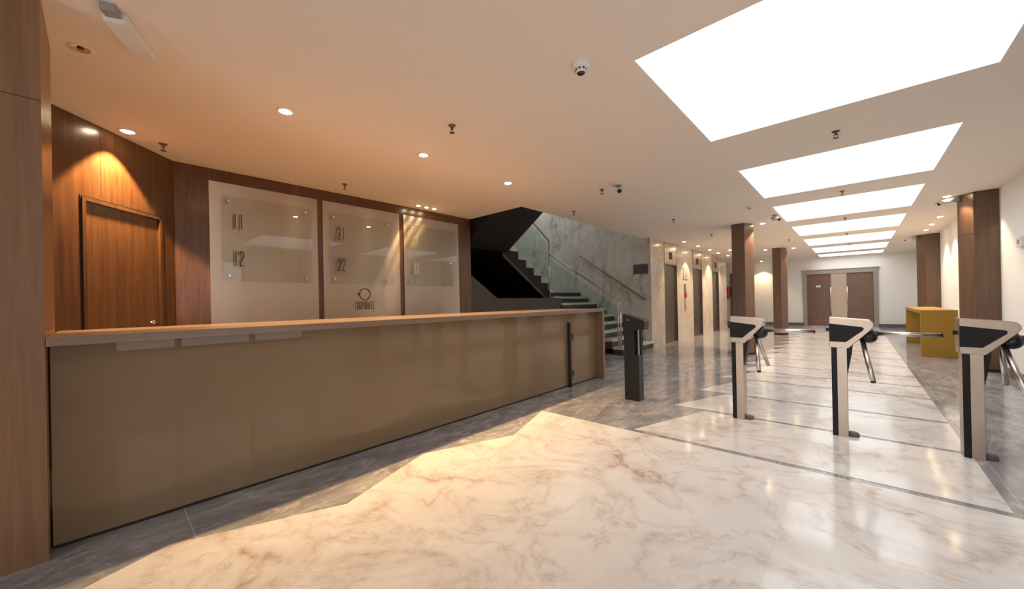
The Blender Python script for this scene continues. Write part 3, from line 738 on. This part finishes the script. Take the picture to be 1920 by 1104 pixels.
# bullet cameras
def bullet(loc, d, label, L=.19, mount='z'):
    t = thing('security_camera', label, 'security camera', loc, group='bullet security cameras')
    d = Vector(d).normalized()
    if mount == 'z':
        MB().lathe([(.045, 0), (.045, -.012), (.02, -.016), (.014, -.016), (.014, -.05)], n=20).build('mount', 'gray_plastic', t); c = Vector((0, 0, -.075))
    else:
        m_ = Vector(mount); MB().tube((0, 0, 0), m_ * .02, .04).tube(m_ * .02, m_ * .07, .012).build('mount', 'gray_plastic', t); c = m_ * .09
    a, b = c - d * .07, c + d * (L - .07)
    MB().tube(a, b, .036, 24).build('housing', 'white_plastic', t)
    MB().tube(a - d * .012, a, .030, 20).build('back_cap', 'gray_plastic', t)
    MB().tube(b, b + d * .004, .029, 20).build('lens', 'lens_dark', t)
    u = d.orthogonal()
    sh = MB(); up = Vector((0, 0, 1)); sx = d.cross(up).normalized(); upp = sx.cross(d)
    q = []
    for k in range(9):
        an_ = PI * k / 8; q.append(sx * math.cos(an_) * .041 + upp * math.sin(an_) * .041)
    v = [a + w for w in q] + [b + d * .03 + w for w in q]; v += [x * 1 + (x - c).normalized() * 0.003 for x in v]
    n = 9; fs = [(i, i + 1, n + i + 1, n + i) for i in range(n - 1)]
    sh.add(v[:18], fs, True); o = sh.build('sun_shield', 'white_plastic', t)
    so = o.modifiers.new('solid', 'SOLIDIFY'); so.thickness = .003; so.offset = 1
    return t
bullet((-2.44, 4.98, H), (.45, -.75, -.28), 'bullet security camera on the ceiling near the counter end')
bullet((-1.15, 9.05, H), (.6, -.75, -.3), 'small bullet security camera on the ceiling beside the third skylight')
bullet((1.275, 9.68, 2.80), (-.75, -.45, -.22), 'white bullet security camera on the large right wall column', .26, (-.8, -.6, 0))
bullet((1.265, 15.33, 2.80), (-.75, -.45, -.2), 'bullet security camera on the farther right wall column', .26, (-.8, -.6, 0))

# emergency light and unlit downlight, near left
el = thing('emergency_light', 'white rectangular emergency light on the ceiling near the pillar', 'emergency light', (-3.06, .13, H), math.atan2(.09, -.20))
MB().box(-.15, .21, -.05, .05, -.055, 0).build('body', 'em_diff', el, bevel=.01)
MB().box(-.14, .20, -.046, .046, -.062, -.055).build('cover', 'em_diff', el)
MB().box(-.21, -.15, -.03, .03, -.045, 0).build('end_block', 'gray_plastic', el)
ul = thing('unlit_downlight', 'unlit recessed ceiling spot beside the emergency light', 'downlight', (-3.50, -.06, H))
MB().lathe([(.06, 0), (.057, -.004), (.042, -.003)], n=24).build('trim_ring', 'white_plastic', ul)
MB().lathe([(.042, -.003), (.03, -.001), (.0005, -.001)], n=24).build('reflector', 'chrome', ul)
MB().lathe([(.0005, -.0045), (.016, -.004), (.018, -.0015)], (.008, 0, 0), n=16).build('lamp', 'lens_dark', ul)
# wall device on the right wall
wd_ = thing('wall_sensor', 'small white sensor box on the right white wall', 'sensor', (XR - .001, 8.40, 1.93))
MB().box(-.04, 0, -.09, .09, -.07, .07).build('housing', 'white_plastic', wd_, bevel=.01)
MB().box(-.044, -.0405, -.04, .04, -.03, .03).build('cover', 'gray_plastic', wd_)

# ------------------------------------------------------------------ light
def area(name, loc, rot, sx, sy, e, col=(1, 1, 1)):
    l = bpy.data.lights.new(name, 'AREA'); l.shape = 'RECTANGLE'; l.size = sx; l.size_y = sy; l.energy = e; l.color = col
    o = bpy.data.objects.new(name, l); C.objects.link(o); o.location = loc; o.rotation_euler = rot
    return o
# daylight through the right window and the glazed entrance, and an upper floor window of the stairwell
area('window_daylight', (XR + .35, 1.4, 1.6), (0, PI / 2, 0), 2.2, 3.0, 26, (.97, .97, 1.))
area('entrance_daylight', (-.75, YB - .4, 1.4), (PI / 2, 0, 0), 3.4, 2.5, 110, (.93, .96, 1.))
area('stairwell_daylight', (-7.0, 8.6, 5.5), (0, 0, 0), 1.6, 1.6, 52, (.97, 1., .98))

w = bpy.data.worlds.new('world'); S.world = w; w.use_nodes = True
w.node_tree.nodes['Background'].inputs[0].default_value = (1, .98, .97, 1)
w.node_tree.nodes['Background'].inputs[1].default_value = .5

# ------------------------------------------------------------------ camera
f_px, cx, cy, yaw, pitch, roll = 706.7166, 954.534, 565.281, .7441277, .0021134, -.0198944
fwd = Vector((-math.sin(yaw) * math.cos(pitch), math.cos(yaw) * math.cos(pitch), math.sin(pitch)))
rgt = Vector((math.cos(yaw), math.sin(yaw), 0)); up = rgt.cross(fwd)
r2 = rgt * math.cos(roll) + up * math.sin(roll); u2 = -rgt * math.sin(roll) + up * math.cos(roll)
cd = bpy.data.cameras.new('camera'); cam = bpy.data.objects.new('camera', cd); C.objects.link(cam)
mw = Matrix((( r2.x, u2.x, -fwd.x, 0), (r2.y, u2.y, -fwd.y, 0), (r2.z, u2.z, -fwd.z, EYE), (0, 0, 0, 1)))
cam.matrix_world = mw
cd.sensor_fit = 'HORIZONTAL'; cd.sensor_width = 36; cd.lens = f_px / 1920 * 36
cd.shift_x = (960 - cx) / 1920; cd.shift_y = (cy - 552) / 1920; cd.clip_start = .02; cd.clip_end = 100
S.camera = cam

S.view_settings.view_transform = 'Standard'; S.view_settings.look = 'None'
S.view_settings.exposure = 0; S.view_settings.gamma = 1; S.view_settings.use_curve_mapping = False
S.cycles.use_denoising = True
S.cycles.max_bounces = 10; S.cycles.diffuse_bounces = 6; S.cycles.glossy_bounces = 6; S.cycles.transparent_max_bounces = 16
S.cycles.sample_clamp_indirect = 6
